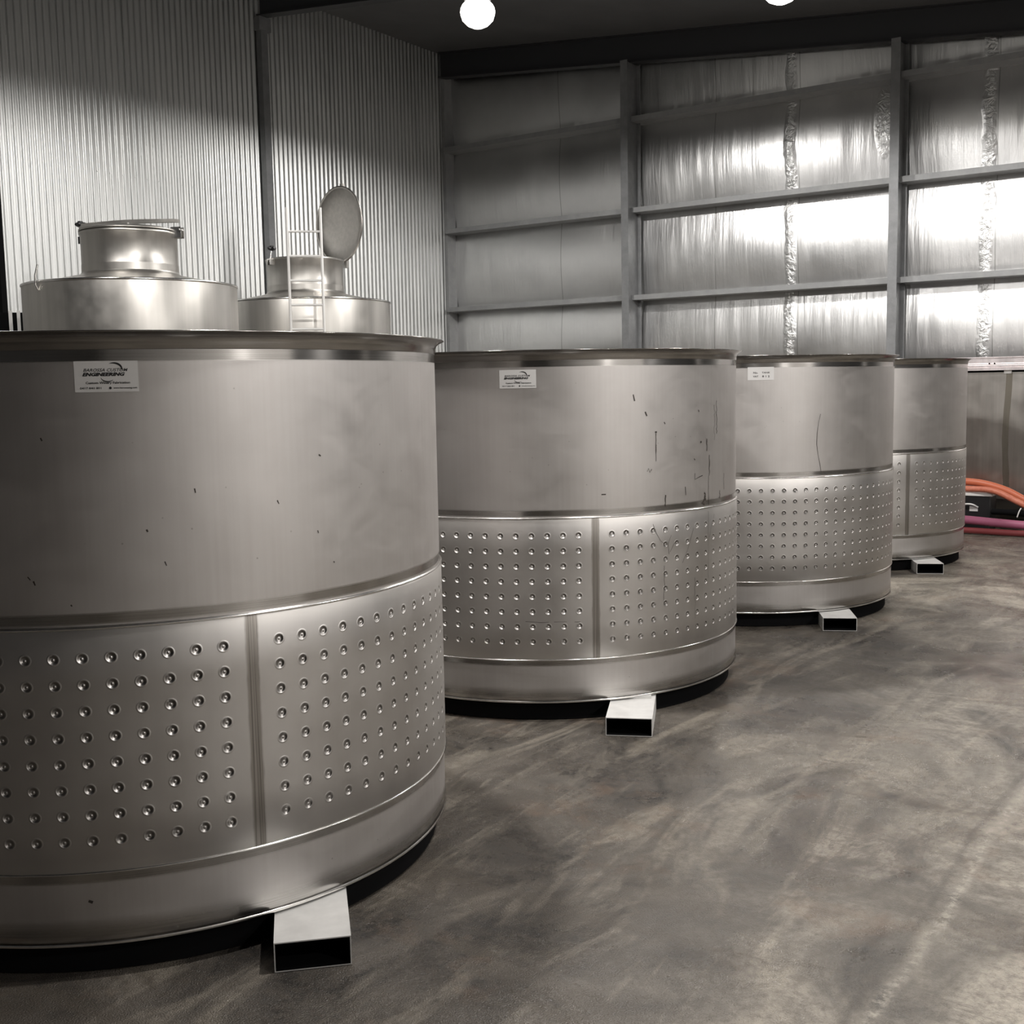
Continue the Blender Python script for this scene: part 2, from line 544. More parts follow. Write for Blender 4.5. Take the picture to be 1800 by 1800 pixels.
# ---------------------------------------------------------------- steel frame
def ibeam_v(x, y_front, depth, wdt, z1, name, mat, label, cat='column', group=None):
    m = MB()
    t = 0.012
    # plan section, flanges facing the room and the wall; built as one closed outline
    sec = [(-wdt / 2, 0), (wdt / 2, 0), (wdt / 2, t), (0.006, t), (0.006, depth - t), (wdt / 2, depth - t), (wdt / 2, depth),
           (-wdt / 2, depth), (-wdt / 2, depth - t), (-0.006, depth - t), (-0.006, t), (-wdt / 2, t)]
    n = len(sec)
    vs = [(px, py, z) for z in (0.02, z1) for px, py in sec]
    m.add(vs, [tuple(range(n - 1, -1, -1)), tuple(range(n, 2 * n))] + [(i, (i + 1) % n, n + (i + 1) % n, n + i) for i in range(n)])
    root = empty(name, (x, y_front, 0), label=label, cat=cat, group=group)
    m.build('column_shaft', mat, root)
    b = MB().box(-wdt / 2 - .05, wdt / 2 + .05, -.05, depth, 0, .02)
    b.build('base_plate', mat, root)
    return root


COLX = (-7.115, -3.79)
ibeam_v(COLX[0], 12.90, 0.34, 0.10, ceil_z(COLX[0]) - .34 + .0, 'steel_column', m_galv,
        'grey steel column on the foil wall, nearer the corner of the two')
ibeam_v(COLX[1], 12.90, 0.34, 0.10, ceil_z(COLX[1]) - .34, 'steel_column', m_galv,
        'grey steel column on the foil wall, rising behind the third fermenter')
# slim post on the corrugated wall
r = empty('steel_post', (X0 + .02, 9.68, 0), label='slim dark steel post standing against the corrugated wall', cat='column')
MB().box(0, .08, 0, .10, 0, 5.70).build('post_shaft', m_galv, r)
MB().box(0, .09, -.03, .15, 5.66, 5.81).add([(0.095, .06 + .02 * math.cos(a * PI / 3), 5.74 + .02 * math.sin(a * PI / 3)) for a in range(6)],
                                      [(0, 1, 2, 3, 4, 5)]).build('bracket_plate', m_galv, r)

# girts (C sections, front flange towards the room)
bays = [(X0 + .08, COLX[0] - .01), (COLX[0] + .01, COLX[1] - .01), (COLX[1] + .01, -0.4)]
bay_name = ('between the corner and the first column', 'between the two columns', 'right of the second column')
row_name = {4.870: 'topmost', 3.754: 'second highest', 2.666: 'lowest visible', 1.56: 'lowest but one, behind the tanks'}
for zt in (4.870, 3.754, 2.666):
    for (a, b), bn in zip(bays, bay_name):
        m = MB()
        y0, y1 = 13.07, YB - .005
        t = 0.006
        sec = [(y0, zt - .062), (y1, zt - .062), (y1, zt - .056), (y0 + t, zt - .056), (y0 + t, zt), (y0, zt)]
        n = len(sec)
        vs = [(x, py, pz) for x in (a, b) for py, pz in sec]
        m.add(vs, [tuple(range(n)), tuple(range(2 * n - 1, n - 1, -1))] + [(i, n + i, n + (i + 1) % n, (i + 1) % n) for i in range(n)])
        m.build('wall_girt', m_girt, label='%s steel girt on the foil wall, %s' % (row_name[zt], bn),
                cat='wall girt', group='girts on the foil wall')


# rafters along the sloping ceiling
def rafter(y, x0, x1, depth, label):
    m = MB()
    w_ = 0.14; t = .012
    for z0, z1, hw in ((-t, 0, w_ / 2), (-depth, -depth + t, w_ / 2), (-depth + t, -t, .005)):
        vs = [(x, y + s * hw, ceil_z(x) + z - .002) for z in (z0, z1) for s in (-1, 1) for x in (x0, x1)]
        m.add(vs, [(0, 2, 3, 1), (4, 5, 7, 6), (0, 1, 5, 4), (2, 6, 7, 3), (0, 4, 6, 2), (1, 3, 7, 5)])
    return m.build('steel_rafter', m_beam, label=label, cat='roof beam')


rafter(13.10, X0 + .05, X1 - .05, 0.34, 'dark sloping roof beam running along the top of the foil wall')
rafter(9.73, X0 + .05, X1 - .05, 0.33, 'dark sloping roof beam crossing the ceiling from the slim wall post')


# ---------------------------------------------------------------- lamps
def lamp(x, y, z, label):
    root = empty('high_bay_lamp', (x, y, z), label=label, cat='lamp', group='high bay lamps')
    h = MB()
    h.revolve([(0.02, 0.30), (0.10, 0.29), (0.12, 0.24), (0.125, 0.14), (0.125, 0.095), (0.02, 0.09)], 32)
    h.build('lamp_housing', m_housing, root)
    MB().tube([(0, 0, .29), (0, 0, ceil_z(x) - z)], 0.012, 8).build('hanger_rod', m_housing, root)
    L = MB()
    L.revolve([(0.0005, -0.15), (0.05, -0.143), (0.10, -0.12), (0.145, -0.075), (0.160, -0.03), (0.165, 0.0), (0.160, 0.03), (0.145, 0.06), (0.12, 0.085), (0.10, 0.10)], 32)
    L.build('lamp_lens', m_lamp, root, label='glowing white lens')
    d = bpy.data.lights.new('lamp_light', 'SPOT')
    d.energy = LAMP_W; d.color = LAMP_COL
    d.spot_size = R_(174); d.spot_blend = 0.2; d.shadow_soft_size = 0.09
    o = bpy.data.objects.new('lamp_light', d)
    COL.objects.link(o); o.parent = root; o.location = (0, 0, -0.165)
    return root


lamp(-6.60, 9.14, 5.06, 'glowing high bay lamp near the corner, the left of the two visible')
lamp(-3.62, 9.18, 4.71, 'glowing high bay lamp half cut off by the top edge of the photo')
lamp(-6.60, 3.5, 5.06, 'high bay lamp above the storage tanks, outside the photo')
lamp(-3.45, 3.5, 4.75, 'high bay lamp straight above the nearest fermenter, outside the photo')
lamp(-0.70, 3.5, 4.60, 'high bay lamp above the open aisle, outside the photo')
lamp(-0.60, 9.14, 4.60, 'high bay lamp above the far end of the aisle, outside the photo')
lamp(3.90, 2.3, 4.15, 'added unseen lamp beside the right wall, putting bright bands on the tanks')  # extra lamp added out of view for the highlight bands on the tanks
lamp(2.80, 5.8, 4.25, 'unseen high bay lamp far right of the aisle, placed to light the right wall')  # shifted off the lamp grid, out of view, to brighten the right wall

# ---------------------------------------------------------------- fermenters
RT = 1.024
shell_mb = MB()
zs = [0.09, 0.12, 0.163, 0.20, 0.255, 0.294, 0.5, 0.7, 0.945, 0.99, 1.2, 1.4, 1.63, 1.663]
shell_mb.revolve([(RT - .12, .095), (RT - .01, .09)] + [(RT, z) for z in zs[:]] + [(RT, 1.70), (RT - .004, 1.70), (RT - .004, .12), (0.01, .12)], 192)
shell_mb.revolve([(0.01, .095), (RT - .12, .095)], 96)
rim_mb = MB()
rim_mb.revolve([(RT + .001, 1.663), (RT + .003, 1.666), (RT + .004, 1.678), (RT + .008, 1.689), (RT + .018, 1.698), (RT + .030, 1.703), (RT + .034, 1.7050),
                (RT + .032, 1.707), (RT + .01, 1.7065), (RT - .003, 1.704), (RT - .003, 1.66), (RT + .001, 1.66)], 192, closed=True)
jack_mb = MB()
jack_mb.revolve([(RT + .0005, .2935), (RJ - .002, .296), (RJ, .299), (RJ, .45), (RJ, .6), (RJ, .8), (RJ, .941), (RJ - .002, .944), (RT + .0005, .9465)], 192)
weld_mb = {}
for key, z, hh in (('upper', .9475, .0055), ('lower', .292, .0045)):
    weld_mb[key] = MB().revolve([(RT + .0005, z - hh), (RT + .005, z - hh * .7), (RT + .0085, z), (RT + .005, z + hh * .7), (RT + .0005, z + hh)], 192)
edge_mb = MB().revolve([(RT + .001, .090), (RT + .004, .094), (RT + .001, .099)], 192)
fork_mb = MB()
Wt, Ht, tk, Lt = 0.205, 0.084, 0.0032, 1.0
sec_o = [(-Wt / 2, 0.002), (Wt / 2, 0.002), (Wt / 2, Ht), (-Wt / 2, Ht)]
sec_i = [(-Wt / 2 + tk, 0.002 + tk), (Wt / 2 - tk, 0.002 + tk), (Wt / 2 - tk, Ht - tk), (-Wt / 2 + tk, Ht - tk)]
vs = [(x, y, z) for y in (-Lt, Lt) for x, z in sec_o] + [(x, y, z) for y in (-Lt, Lt) for x, z in sec_i]
fs = [(i, (i + 1) % 4, 4 + (i + 1) % 4, 4 + i) for i in range(4)] + [(8 + i, 12 + i, 12 + (i + 1) % 4, 8 + (i + 1) % 4) for i in range(4)]
fs += [(i, 8 + i, 8 + (i + 1) % 4, (i + 1) % 4) for i in range(4)] + [(4 + i, 4 + (i + 1) % 4, 12 + (i + 1) % 4, 12 + i) for i in range(4)]
fork_mb.add(vs, fs)
n_bore = (4, 8)   # faces of the bore, blackened to paint in the unlit inside
# packer between the channel and the tank floor
fork_mb.box(-Wt / 2 + .02, Wt / 2 - .02, -.70, .70, Ht - .001, .096)

TANKS = [  # x, y, z offset, seam angle, channel axis angle, channel side offset, protrusion
    (-3.281, 2.499, 0.0, -22.0, 135.2, 1.105),
    (-3.376, 5.190, 0.0, -43.8, 115.2, 1.195),
    (-3.279, 7.625, 0.0, 52.0, 117.2, 1.10),
    (-3.365, 10.045, 0.0, -41.6, 117.0, 1.11)]
TL = ['large dimple-jacketed stainless fermenter in the foreground, cut by the left edge, with a dim sticker',
      'second nearest stainless fermenter, bright white sticker, dark drip marks down its right side',
      'third stainless fermenter of the row, seamless dimpled jacket, paper tag under its rim',
      'farthest and smallest-looking stainless fermenter of the row, in front of the red and pink hoses']
protos = None
for i, (tx, ty, dz, seam, axd, pro) in enumerate(TANKS):
    root = empty('fermenter_tank', (tx, ty, 0), label=TL[i], cat='wine tank', group='open fermenters in a row')
    if protos is None:
        P = {}
        P['shell'] = shell_mb.build('tank_shell', m_shell, root)
        P['rim'] = rim_mb.build('rim_lip', m_rim, root)
        P['jacket'] = jack_mb.build('cooling_jacket', m_jacket, root, label='band of dimpled steel')
        P['w1'] = weld_mb['upper'].build('weld_bead', m_weld, root, label='bright bead above the dimpled jacket')
        P['w2'] = weld_mb['lower'].build('weld_bead', m_weld, root, label='bright bead below the dimpled jacket')
        P['edge'] = edge_mb.build('bottom_edge', m_weld, root)
        P['gap_shade'] = MB().revolve([(RT - .035, .004), (RT - .035, .092)], 96).revolve([(RT - .05, .092), (RT - .05, .004)], 96).build('under_tank_shade', m_dark, root, label='added black ring standing in for the shade under the tank')  # ring added to paint the dark gap below the shell
        P['f1'] = fork_mb.build('fork_channel', m_tube, root)
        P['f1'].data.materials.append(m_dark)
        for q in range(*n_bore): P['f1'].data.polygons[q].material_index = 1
        P['f2'] = P['f1'].copy(); COL.objects.link(P['f2'])
        protos = P
        Q = P
    else:
        Q = {}
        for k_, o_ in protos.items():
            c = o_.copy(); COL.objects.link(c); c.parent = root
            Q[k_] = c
    Q['jacket'].rotation_euler = (0, 0, R_(seam))
    Q['shell'].rotation_euler = (0, 0, R_(seam * 3 + 40 * i))
    # channels run along the direction axd; local +Y -> axd
    d = Vector((math.cos(R_(axd)), math.sin(R_(axd)), 0)); nrm = Vector((math.sin(R_(axd)), -math.cos(R_(axd)), 0))
    for key, side, near in (('f1', 0.53, pro), ('f2', -0.53, 0.98)):
        o_ = Q[key]
        o_.rotation_euler = (0, 0, R_(axd) - PI / 2)
        o_.location = nrm * side + d * (0.95 - near) / 2
        o_.scale = (1, (near + 0.95) / 2, 1)
    TANKS[i] = TANKS[i] + (root,)


# ---- stickers on the cylinders
def wrap(R, a_deg, z0, pts, off):
    """(u metres to the right, v metres up) -> on cylinder"""
    out = []
    for u, v in pts:
        a = R_(a_deg) + u / R
        out.append(((R + off) * math.cos(a), (R + off) * math.sin(a), z0 + v))
    return out


def text_pts(s, size, shear=0.0, bold=0.0, align='LEFT', spacing=1.0):
    cu = bpy.data.curves.new('txt', 'FONT')
    cu.body = s; cu.size = size; cu.shear = shear; cu.offset = bold; cu.align_x = align
    cu.space_character = spacing; cu.resolution_u = 2
    o = bpy.data.objects.new('txt', cu); COL.objects.link(o)
    dg = bpy.context.evaluated_depsgraph_get()
    me = bpy.data.meshes.new_from_object(o.evaluated_get(dg))
    vs = [(v.co.x, v.co.y) for v in me.vertices]
    fs = [tuple(p.vertices) for p in me.polygons]
    COL.objects.unlink(o); bpy.data.objects.remove(o); bpy.data.curves.remove(cu); bpy.data.meshes.remove(me)
    return vs, fs


def put_text(mb, R, a, z0, s, u, v, size, **k):
    fit = k.pop('fit', None)
    vs, fs = text_pts(s, size, **k)
    if fit:
        x0 = min(p[0] for p in vs); x1 = max(p[0] for p in vs)
        vs = [((p[0] - x0) * fit / (x1 - x0), p[1]) for p in vs]
    mb.add(wrap(R, a, z0, [(p[0] + u, p[1] + v) for p in vs], 0.0022), fs)


def arc_strip(mb, R, a, z0, pts, widths):
    vs = []
    for i, (u, v) in enumerate(pts):
        j0, j1 = max(i - 1, 0), min(i + 1, len(pts) - 1)
        du, dv = pts[j1][0] - pts[j0][0], pts[j1][1] - pts[j0][1]
        L = math.hypot(du, dv) or 1
        nx_, ny_ = -dv / L, du / L
        vs += [(u + nx_ * widths[i], v + ny_ * widths[i]), (u - nx_ * widths[i], v - ny_ * widths[i])]
    mb.add(wrap(R, a, z0, vs, 0.0022), [(2 * i, 2 * i + 1, 2 * i + 3, 2 * i + 2) for i in range(len(pts) - 1)])


def patch(R, a, z0, u0, u1, v0, v1, off, n=14):
    mb = MB()
    pts = []
    for i in range(n + 1):
        u = u0 + (u1 - u0) * i / n
        pts += [(u, v0), (u, v1)]
    mb.add(wrap(R, a, z0, pts, off), [(2 * i, 2 * i + 2, 2 * i + 3, 2 * i + 1) for i in range(n)])
    mb.add(wrap(R, a, z0, pts, 0.0003), [(2 * i + 1, 2 * i + 3, 2 * i + 2, 2 * i) for i in range(n)])
    return mb


def maker_sticker(root, a, z0, W=0.150, H=0.080):
    st = patch(RT, a, z0, 0, W, 0, H, 0.0015).build('maker_sticker', m_paper, root, label='white sticker with black italic lettering')
    t = MB()
    k = W / 0.150
    put_text(t, RT, a, z0, 'BAROSSA CUSTOM', 0.022 * k, 0.0515, 0.0110, shear=0.3, bold=0.0001, fit=0.104 * k)
    put_text(t, RT, a, z0, 'ENGINEERING', 0.019 * k, 0.0405, 0.0115, shear=0.3, bold=0.0006, fit=0.100 * k)
    put_text(t, RT, a, z0, 'Custom Winery Fabrication', 0.026 * k, 0.0205, 0.0080, bold=0.0002, fit=0.104 * k)
    put_text(t, RT, a, z0, '0417 840 801', 0.012 * k, 0.0075, 0.0072, bold=0.0001, fit=0.050 * k)
    put_text(t, RT, a, z0, 'www.barossaeng.com', 0.090 * k, 0.0080, 0.0060, bold=0.0001, fit=0.056 * k)
    # swoosh above the name, small hook below it, round web mark
    pts = [(0.092 + 0.020 * math.cos(R_(q)), 0.058 + 0.015 * math.sin(R_(q))) for q in range(-10, 130, 10)]
    arc_strip(t, RT, a, z0, [(p[0] * k, p[1]) for p in pts], [0.0022 * math.sin(PI * min(1, (j + 2) / 15)) + .0002 for j in range(len(pts))])
    pts = [(0.078 + 0.016 * math.cos(R_(q)), 0.038 + 0.012 * math.sin(R_(q))) for q in range(190, 330, 10)]
    arc_strip(t, RT, a, z0, [(p[0] * k, p[1]) for p in pts], [0.0013 * math.sin(PI * (j + 1) / 15) + .0001 for j in range(len(pts))])
    pts = [((0.083 + 0.0032 * math.cos(R_(q))) * k, 0.0098 + 0.0032 * math.sin(R_(q))) for q in range(0, 360, 30)]
    t.add(wrap(RT, a, z0, pts, 0.0022), [tuple(range(12))])
    t.build('lettering', m_ink, st)


maker_sticker(TANKS[0][-1], -45.1, 1.553, 0.154, 0.078)
maker_sticker(TANKS[1][-1], -67.6, 1.538, 0.166, 0.082)
tg = patch(RT, -64.6, 1.556, 0, 0.160, 0, 0.080, 0.0015).build('paper_tag', m_paper, TANKS[2][-1], label='white paper tag with two lines of writing')
t = MB()
put_text(t, RT, -64.6, 1.556, 'No.', 0.034, 0.040, 0.016, bold=0.0003, fit=0.028)
put_text(t, RT, -64.6, 1.556, 'TANK', 0.086, 0.041, 0.013, bold=0.0003, fit=0.050)
put_text(t, RT, -64.6, 1.556, 'VAT', 0.032, 0.018, 0.014, bold=0.0003, fit=0.032)
put_text(t, RT, -64.6, 1.556, '8 1 2', 0.088, 0.017, 0.016, bold=0.0003, fit=0.045)
t.build('lettering', m_ink, tg)


# ---- drip and scratch marks on the second and third tank
def marks(root, strokes, name='drip_stain', label=None, off=0.0008):
    mb = MB()
    for pts, wd in strokes:   # pts: (angle deg, z)
        P = [((a - pts[0][0]) * PI / 180 * RT, z - pts[0][1]) for a, z in pts]
        if len(P) == 1:
            P = [(0, wd), (0, -wd)]
        w_ = [wd * (0.55 + 0.6 * random.random()) for _ in P]
        n0 = len(mb.v)
        vs = []
        for i, (u, v) in enumerate(P):
            j0, j1 = max(i - 1, 0), min(i + 1, len(P) - 1)
            du, dv = P[j1][0] - P[j0][0], P[j1][1] - P[j0][1]
            L = math.hypot(du, dv) or 1
            vs += [(u - dv / L * w_[i], v + du / L * w_[i]), (u + dv / L * w_[i], v - du / L * w_[i])]
        mb.add(wrap(RT, pts[0][0], pts[0][1], vs, off), [(2 * i, 2 * i + 1, 2 * i + 3, 2 * i + 2) for i in range(len(P) - 1)])
    return mb.build(name, m_stain, root, label=label, kind='stuff' if len(strokes) > 1 else None)


def wob(a, z0, z1, n=12, s=0.25):
    return [(a + random.uniform(-s, s), z0 + (z1 - z0) * i / n) for i in range(n + 1)]


st2 = [(wob(-26.2, 1.32, 1.19, 8, 0.04), .0022), ([(-26.5, 1.325), (-25.9, 1.325)], .005), (wob(-1.0, 1.46, 1.30, 14, 0.35), .002),
       (wob(-2.2, 1.44, 1.27, 14, 0.5), .0015), (wob(-6.5, 1.28, 1.22, 5, 0.2), .0035), (wob(-5.2, 1.20, 1.10, 6, 0.2), .0028),
       (wob(-5.6, 1.10, 0.955, 8, 0.15), .0016), (wob(-7.5, 1.02, 0.985, 5, 0.7), .006), (wob(-8.2, 0.99, 0.96, 5, 0.9), .005),
       ([(-12, 1.12), (-12.1, 1.09), (-10, 1.10), (-8.6, 1.105)], .0018), (wob(-23.2, 1.03, 0.975, 6, 0.1), .0028),
       ([(-12.4, 1.19), (-12.0, 1.182)], .004), ([(-10.5, 1.42), (-10.2, 1.41)], .0035), ([(-9.5, 1.27), (-9.2, 1.262)], .005),
       ([(-33, 1.50), (-32.6, 1.47)], .003), ([(-29.5, 1.42), (-29.0, 1.40)], .003), ([(-23.5, 1.37), (-23.2, 1.36)], .003),
       ([(-29, 1.145), (-28.6, 1.16), (-28.2, 1.14), (-27.6, 1.155)], .0018), ([(-42, 1.05), (-40.8, 1.05)], .0025),
       (wob(1.2, 1.02, 0.98, 5, 0.3), .003), (wob(4.0, 1.10, 1.02, 6, 0.2), .0018), ([(-16, 1.06), (-15.8, 1.02)], .002)]
marks(TANKS[1][-1], st2, label='dark dried drips and scratches')
st2b = [(wob(-6.3, .93, .60, 16, 0.12), .0013), ([(-27.5, .90), (-26.6, .86), (-25.2, .82), (-23.8, .80)], .0015),
        ([(-21.5, .84), (-22.6, .80), (-22.3, .75)], .0015), ([(-22, .76), (-20.4, .80), (-19.4, .81)], .0013),
        (wob(-24.0, .70, .52, 8, 0.3), .0012), ([(-13, .86), (-15.5, .76), (-17.5, .70)], .001), (wob(-12.5, .62, .42, 8, 0.3), .0012),
        ([(-3.0, .91), (-5.0, .84), (-5.6, .80)], .0014), ([(-62, .475), (-58, .47), (-53, .472), (-48, .468)], .0016)]
st2b = [(p_, w_ * .6) for p_, w_ in st2b]
marks(TANKS[1][-1], st2b, 'jacket_scratches', 'dark scratches', off=RJ - RT + .0008)
marks(TANKS[2][-1], [([(-38.5, 1.34), (-39.2, 1.29), (-39.8, 1.22), (-39.9, 1.15), (-39.3, 1.08), (-38.6, 1.03), (-38.0, 0.975)], .0016)],
      'scratch_mark', 'long thin dark scratch')
st1 = [([(-47.5, .215), (-46.9, .21)], .004)]
for _ in range(16):
    a = random.uniform(-70, -5); z = random.uniform(1.0, 1.58)
    st1.append(([(a, z), (a + random.uniform(.1, .4), z - random.uniform(.004, .012))], random.uniform(.0014, .0026)))
marks(TANKS[0][-1], st1, 'speck_marks', 'small dark specks')


# ---------------------------------------------------------------- storage tanks
def storage_tank(x, y, R, label, hinge_deg, lid_open):
    root = empty('storage_tank', (x, y, 0), label=label, cat='wine tank', group='storage tanks by the corrugated wall')
    b = MB()
    b.revolve([(0.02, .45), (R - .03, .62), (R, .66)] + [(R, z) for z in (1.0, 1.5, 2.0, 2.415)] + [(R - .004, 2.43)], 128)
    b.build('tank_body', m_store, root)
    ring = MB().revolve([(R + .001, 2.418), (R + .007, 2.424), (R + .006, 2.434), (R - .01, 2.440), (R - .02, 2.436)], 128)
    ring.build('shoulder_weld', m_weld, root)
    c = MB().revolve([(R - .01, 2.435), (R * .75, 2.468), (0.43, 2.515), (0.40, 2.53), (0.392, 2.545)], 128)
    c.build('tank_shoulder', m_store, root)
    n_ = MB().revolve([(0.392, 2.53), (0.390, 2.60), (0.390, 2.605), (0.388, 2.61), (0.388, 2.84), (0.398, 2.85), (0.400, 2.868), (0.392, 2.873),
                       (0.380, 2.868), (0.380, 2.6)], 96)
    n_.build('tank_neck', m_store, root)
    # lid: a dished disc, built in its own frame with the hinge on local -X edge
    lid = empty('lid', (0, 0, 0)); lid.parent = root
    L = MB()
    L.revolve([(0.001, .050), (0.12, .047), (0.24, .036), (0.33, .022), (0.365, .012), (0.385, .006), (0.398, .004), (0.400, -.008), (0.385, -.010),
               (0.370, -.004), (0.36, .004), (0.24, .028), (0.12, .039), (0.001, .042)], 96)
    L.build('lid_plate', m_store if not lid_open else m_bin, lid)
    L2 = MB()
    # raised strap across the lid, from hinge to clamp
    L2.prism([(-.44, .060), (-.40, .064), (-.12, .066), (0, .066), (.12, .064), (.40, .048), (.43, .040), (.43, .070), (.40, .080), (.12, .094),
              (0, .097), (-.12, .096), (-.40, .090), (-.44, .086)], -.024, .024)
    L2.tube([(0, 0, .045), (0, 0, .07)], .03, 12)
    L2.build('lid_strap', m_store, lid)
    h = R_(hinge_deg)
    if lid_open:
        hd = Vector((math.cos(h), math.sin(h), 0))
        # disc stands upright beyond the hinge, its face towards the neck
        zax = hd; xax = Vector((0, 0, 1)); yax = zax.cross(xax)
        M = Matrix((xax, yax, zax)).transposed().to_4x4()
        M.translation = hd * 0.455 + Vector((0, 0, 2.865 + 0.40))
        lid.matrix_local = M
    else:
        lid.matrix_local = Matrix.Translation((0, 0, 2.888)) @ Matrix.Rotation(h + PI, 4, 'Z')
    # hinge bracket and screw clamp
    H = MB()
    for s in (-.03, .03):
        H.box(.38, .47, s - .004, s + .004, 2.82, 2.91, Matrix.Rotation(h, 4, 'Z'))
    H.tube([Matrix.Rotation(h, 4, 'Z') @ Vector((.455, -.05, 2.885)), Matrix.Rotation(h, 4, 'Z') @ Vector((.455, .05, 2.885))], .009, 10)
    H.build('lid_hinge', m_weld, root)
    K = MB(); Mo = Matrix.Rotation(h + PI, 4, 'Z')
    for s in (-.025, .025):
        K.box(.38, .44, s - .004, s + .004, 2.80, 2.86, Mo)
    tilt = 0.0 if not lid_open else 0.03
    K.tube([Mo @ Vector((.425, 0, 2.82)), Mo @ Vector((.425 - tilt, 0, 2.96))], .006, 8)
    kk = K.build('swing_bolt', m_weld, root)
    N_ = MB()
    cx = .425 - tilt
    for q in range(4):
        a = q * PI / 2
        N_.tube([Mo @ Vector((cx, 0, 2.955)), Mo @ Vector((cx + .030 * math.cos(a), .030 * math.sin(a), 2.964)),
                 Mo @ Vector((cx + .046 * math.cos(a), .046 * math.sin(a), 2.968))], [.020, .018, .011], 8)
    N_.tube([Mo @ Vector((cx, 0, 2.945)), Mo @ Vector((cx, 0, 2.990))], .021, 10)
    N_.build('star_knob', m_black, kk)
    for q in range(4):
        a = PI / 4 + q * PI / 2
        px, py = (R - .15) * math.cos(a), (R - .15) * math.sin(a)
        MB().tube([(px, py, 0.0), (px, py, .66)], .035, 12).build('leg', m_store, root)
    return root


RS = 0.862
sa = storage_tank(-8.173, 6.268, RS, 'cone-topped stainless storage tank by the corrugated wall, left one with closed lid', 27, False)
MB().tube([(-.02, -.866, 2.36), (-.02, -.885, 2.40), (-.02, -.882, 2.47), (-.01, -.862, 2.555)], .008, 8).build('latch_handle', m_weld, sa)
sb = storage_tank(-8.547, 8.706, RS, 'cone-topped stainless storage tank with its round lid standing open, behind the ladder', 80, True)

# ladder at the second storage tank
lad = empty('ladder', (-7.70, 7.85, 0), R_(44.5), label='slim bare metal ladder leaning upright before the open-lidded storage tank', cat='ladder')
for s in (-.153, .153):
    MB().tube([(s, 0, 0), (s, 0, 3.22)], .0135, 12).build('rail', m_white, lad)
for k in range(14):
    z = 3.003 - .2235 * k
    if z < .05: break
    MB().tube([(-.153, 0, z), (.153, 0, z)], .011, 10).build('rung', m_white, lad)

# dark slotted panel low by the left end of the cladding
rk = empty('slotted_rack', (-9.46, 5.99, 0), R_(54), label='dark upright rack with pale bars, left of the closed storage tank', cat='rack')
MB().box(-.14, .08, .0, .03, 0.05, 2.275).build('back_panel', m_dark, rk)
for xx in (-.075, -.012, .052):
    pass
MB().box(-.045, -.015, -.02, .0, 0.0, 2.29).build('upright_bar', m_white, rk)
MB().box(.022, .050, -.02, .0, 0.0, 2.29).build('upright_bar', m_white, rk)
MB().box(-.15, -.125, -.02, .03, 0.0, 2.27).build('upright_bar', m_dark, rk)

# ---------------------------------------------------------------- receival bin behind the last fermenter
bn = empty('receival_bin', (-2.0, 12.5, 0), label='long low stainless bin with a pale top rail against the foil wall', cat='bin')
b = MB()
b.add([(-2.2, .0, .30), (2.4, .0, .30), (2.4, .0, 1.595), (-2.2, .0, 1.595), (-2.2, .50, .30), (2.4, .50, .30), (2.4, .50, 1.595), (-2.2, .50, 1.595)],
      [(0, 1, 2, 3), (5, 4, 7, 6), (4, 0, 3, 7), (1, 5, 6, 2), (4, 5, 1, 0)])
b.build('bin_body', m_bin, bn)
t = MB()
t.prism([(0, 0)], 0, 0) if False else None
sec = [(-.030, 1.753), (.10, 1.753), (.10, 1.615), (-.045, 1.615), (-.045, 1.640), (-.030, 1.650), (-.030, 1.664), (-.040, 1.672), (-.040, 1.682), (-.018, 1.690),
       (-.018, 1.735), (-.030, 1.740)]
n = len(sec)
vs = [(x, y, z) for x in (-2.22, 2.42) for y, z in sec]
t.add(vs, [tuple(range(n)), tuple(range(2 * n - 1, n - 1, -1))] + [(i, (i + 1) % n, n + (i + 1) % n, n + i) for i in range(n)])
t.build('top_rail', m_binrail, bn)
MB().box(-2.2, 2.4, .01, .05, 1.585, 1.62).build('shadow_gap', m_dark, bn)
g = MB(); pts = []
for i in range(24):
    z = .42 + (1.59 - .42) * i / 23
    c_ = -.487 + .012 * math.sin(z * 5)
    ww = .030 + .006 * noise.noise((z * 6, 0, 0))
    pts += [(c_ - ww, -.0012, z), (c_ + ww, -.0012, z)]
g.add(pts, [(2 * i, 2 * i + 1, 2 * i + 3, 2 * i + 2) for i in range(23)])
g.build('ground_seam', mat_steel('ground_seam_steel', (0.17, 0.155, 0.13), 0.45, .002), bn)
MB().box(-.525, -.455, -.012, .03, 1.582, 1.617).build('rail_bracket', m_tube, bn)
for xx in (-2.1, -.2, 2.3):
    MB().box(xx - .04, xx + .04, .05, .13, 0, .30).build('leg', m_bin, bn)
MB().tube([(-.66, -.042, 1.684), (-.66, -.055, 1.684)], .008, 8).build('rail_bolt', m_dark, bn)
MB().tube([(-.61, -.042, 1.684), (-.61, -.055, 1.684)], .008, 8).build('rail_bolt', m_dark, bn)


# ---------------------------------------------------------------- hoses and crate
def hose(pts, r, mat, label, name='hose', group='hoses beside the bin'):
    mb = MB().tube(spline(pts, 8), r, 16)
    return mb.build(name, mat, label=label, cat='hose', group=group)


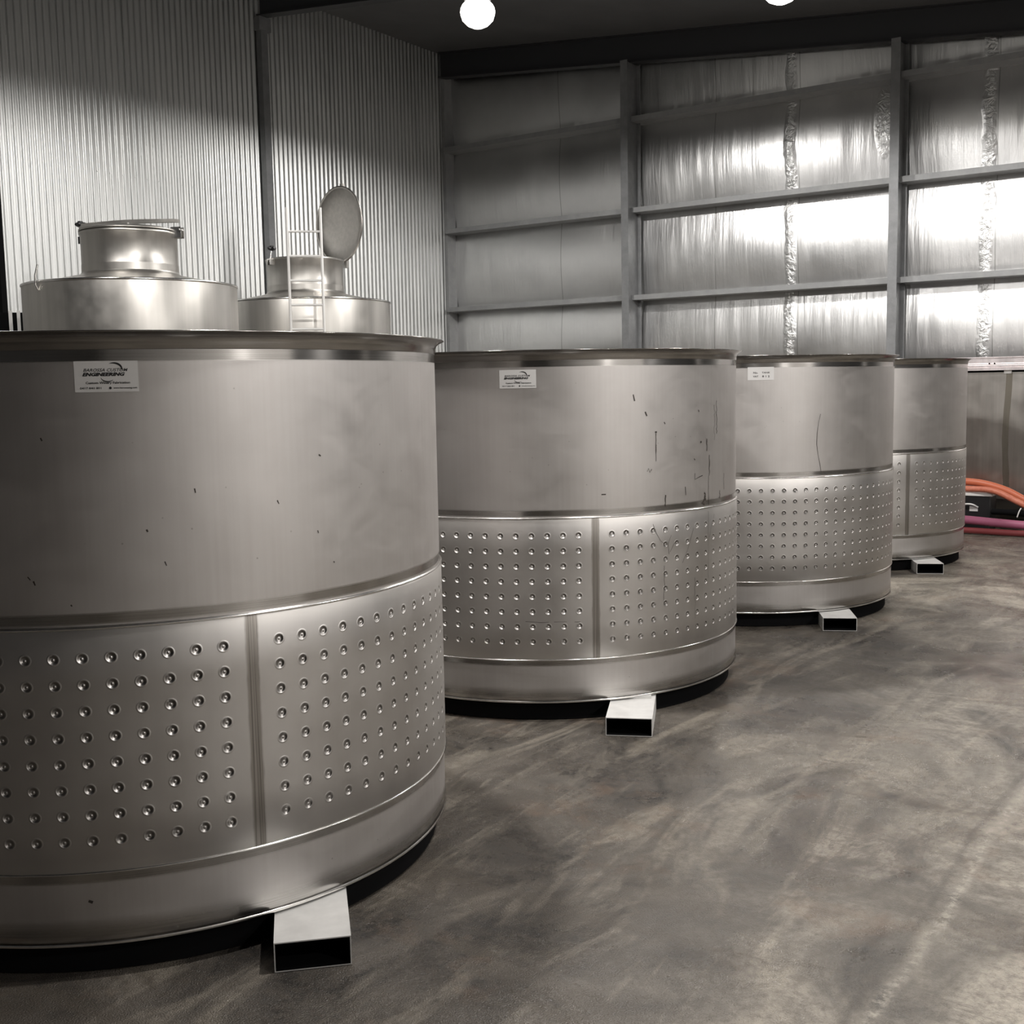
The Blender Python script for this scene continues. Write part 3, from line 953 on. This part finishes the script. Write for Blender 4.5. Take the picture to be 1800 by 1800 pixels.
cr = empty('plastic_crate', (-3.05, 12.28, 0), label='low black crate with pale rim under the orange hoses', cat='crate')
MB().box(-.50, .50, -.12, .14, 0.0, .355).build('crate_body', m_black, cr, bevel=.01)
MB().box(-.51, .515, -.13, .15, .355, .385).build('crate_rim', m_white, cr, bevel=.004)
MB().tube(spline([(.20, -.125, .25), (.26, -.15, .27), (.33, -.15, .27), (.38, -.125, .24)], 6), .010, 8).build('handle', m_tube, cr)
MB().box(.30, .38, -.128, -.118, .20, .25).build('latch', m_tube, cr)
hose([(-4.1, 12.30, .26), (-3.5, 12.27, .44), (-3.0, 12.25, .485), (-2.7, 12.22, .485), (-2.45, 12.20, .43), (-2.25, 12.19, .335), (-2.0, 12.18, .20), (-1.7, 12.30, .075), (-1.3, 12.3, .045), (-0.9, 12.3, .045)],
     .038, m_orange, 'orange rubber hose arching over the black crate, the upper of two')
hose([(-4.1, 12.18, .22), (-3.65, 12.17, .41), (-3.45, 12.17, .426), (-3.0, 12.17, .420), (-2.75, 12.16, .424), (-2.52, 12.13, .415), (-2.3, 12.1, .325), (-2.05, 12.11, .20), (-1.7, 12.17, .05), (-1.2, 12.2, .033)],
     .031, mat_mottled('faded_orange_rubber', (0.50, .14, .08), (.62, .22, .14), .45, 20), 'faded orange rubber hose lying just under the brighter orange one')
hose([(-4.0, 11.95, .140), (-3.3, 11.93, .142), (-2.8, 11.92, .140), (-2.4, 11.93, .118), (-2.1, 11.94, .105), (-1.6, 11.96, .1), (-1.0, 12.0, .1)],
     .042, m_pink, 'thick magenta hose lying in front of the black crate')
hose([(-4.0, 11.88, .040), (-3.2, 11.87, .042), (-2.7, 11.86, .040), (-2.2, 11.87, .035), (-1.6, 11.9, .045), (-1.0, 11.9, .045)],
     .030, m_red, 'dull red hose on the floor below the magenta one')
hose([(-2.52, 12.10, .21), (-2.35, 12.06, .215), (-2.15, 12.05, .205), (-1.9, 12.04, .20), (-1.5, 12.03, .18), (-1.1, 12.0, .16)],
     .030, m_dark, 'black hose running right from the black crate')
MB().tube([(-2.27, 12.01, .175), (-2.25, 12.005, .24), (-2.24, 12.03, .262)], .006, 8).build('cable_tie', m_white, label='white tie standing up from the black hose', cat='cable tie')
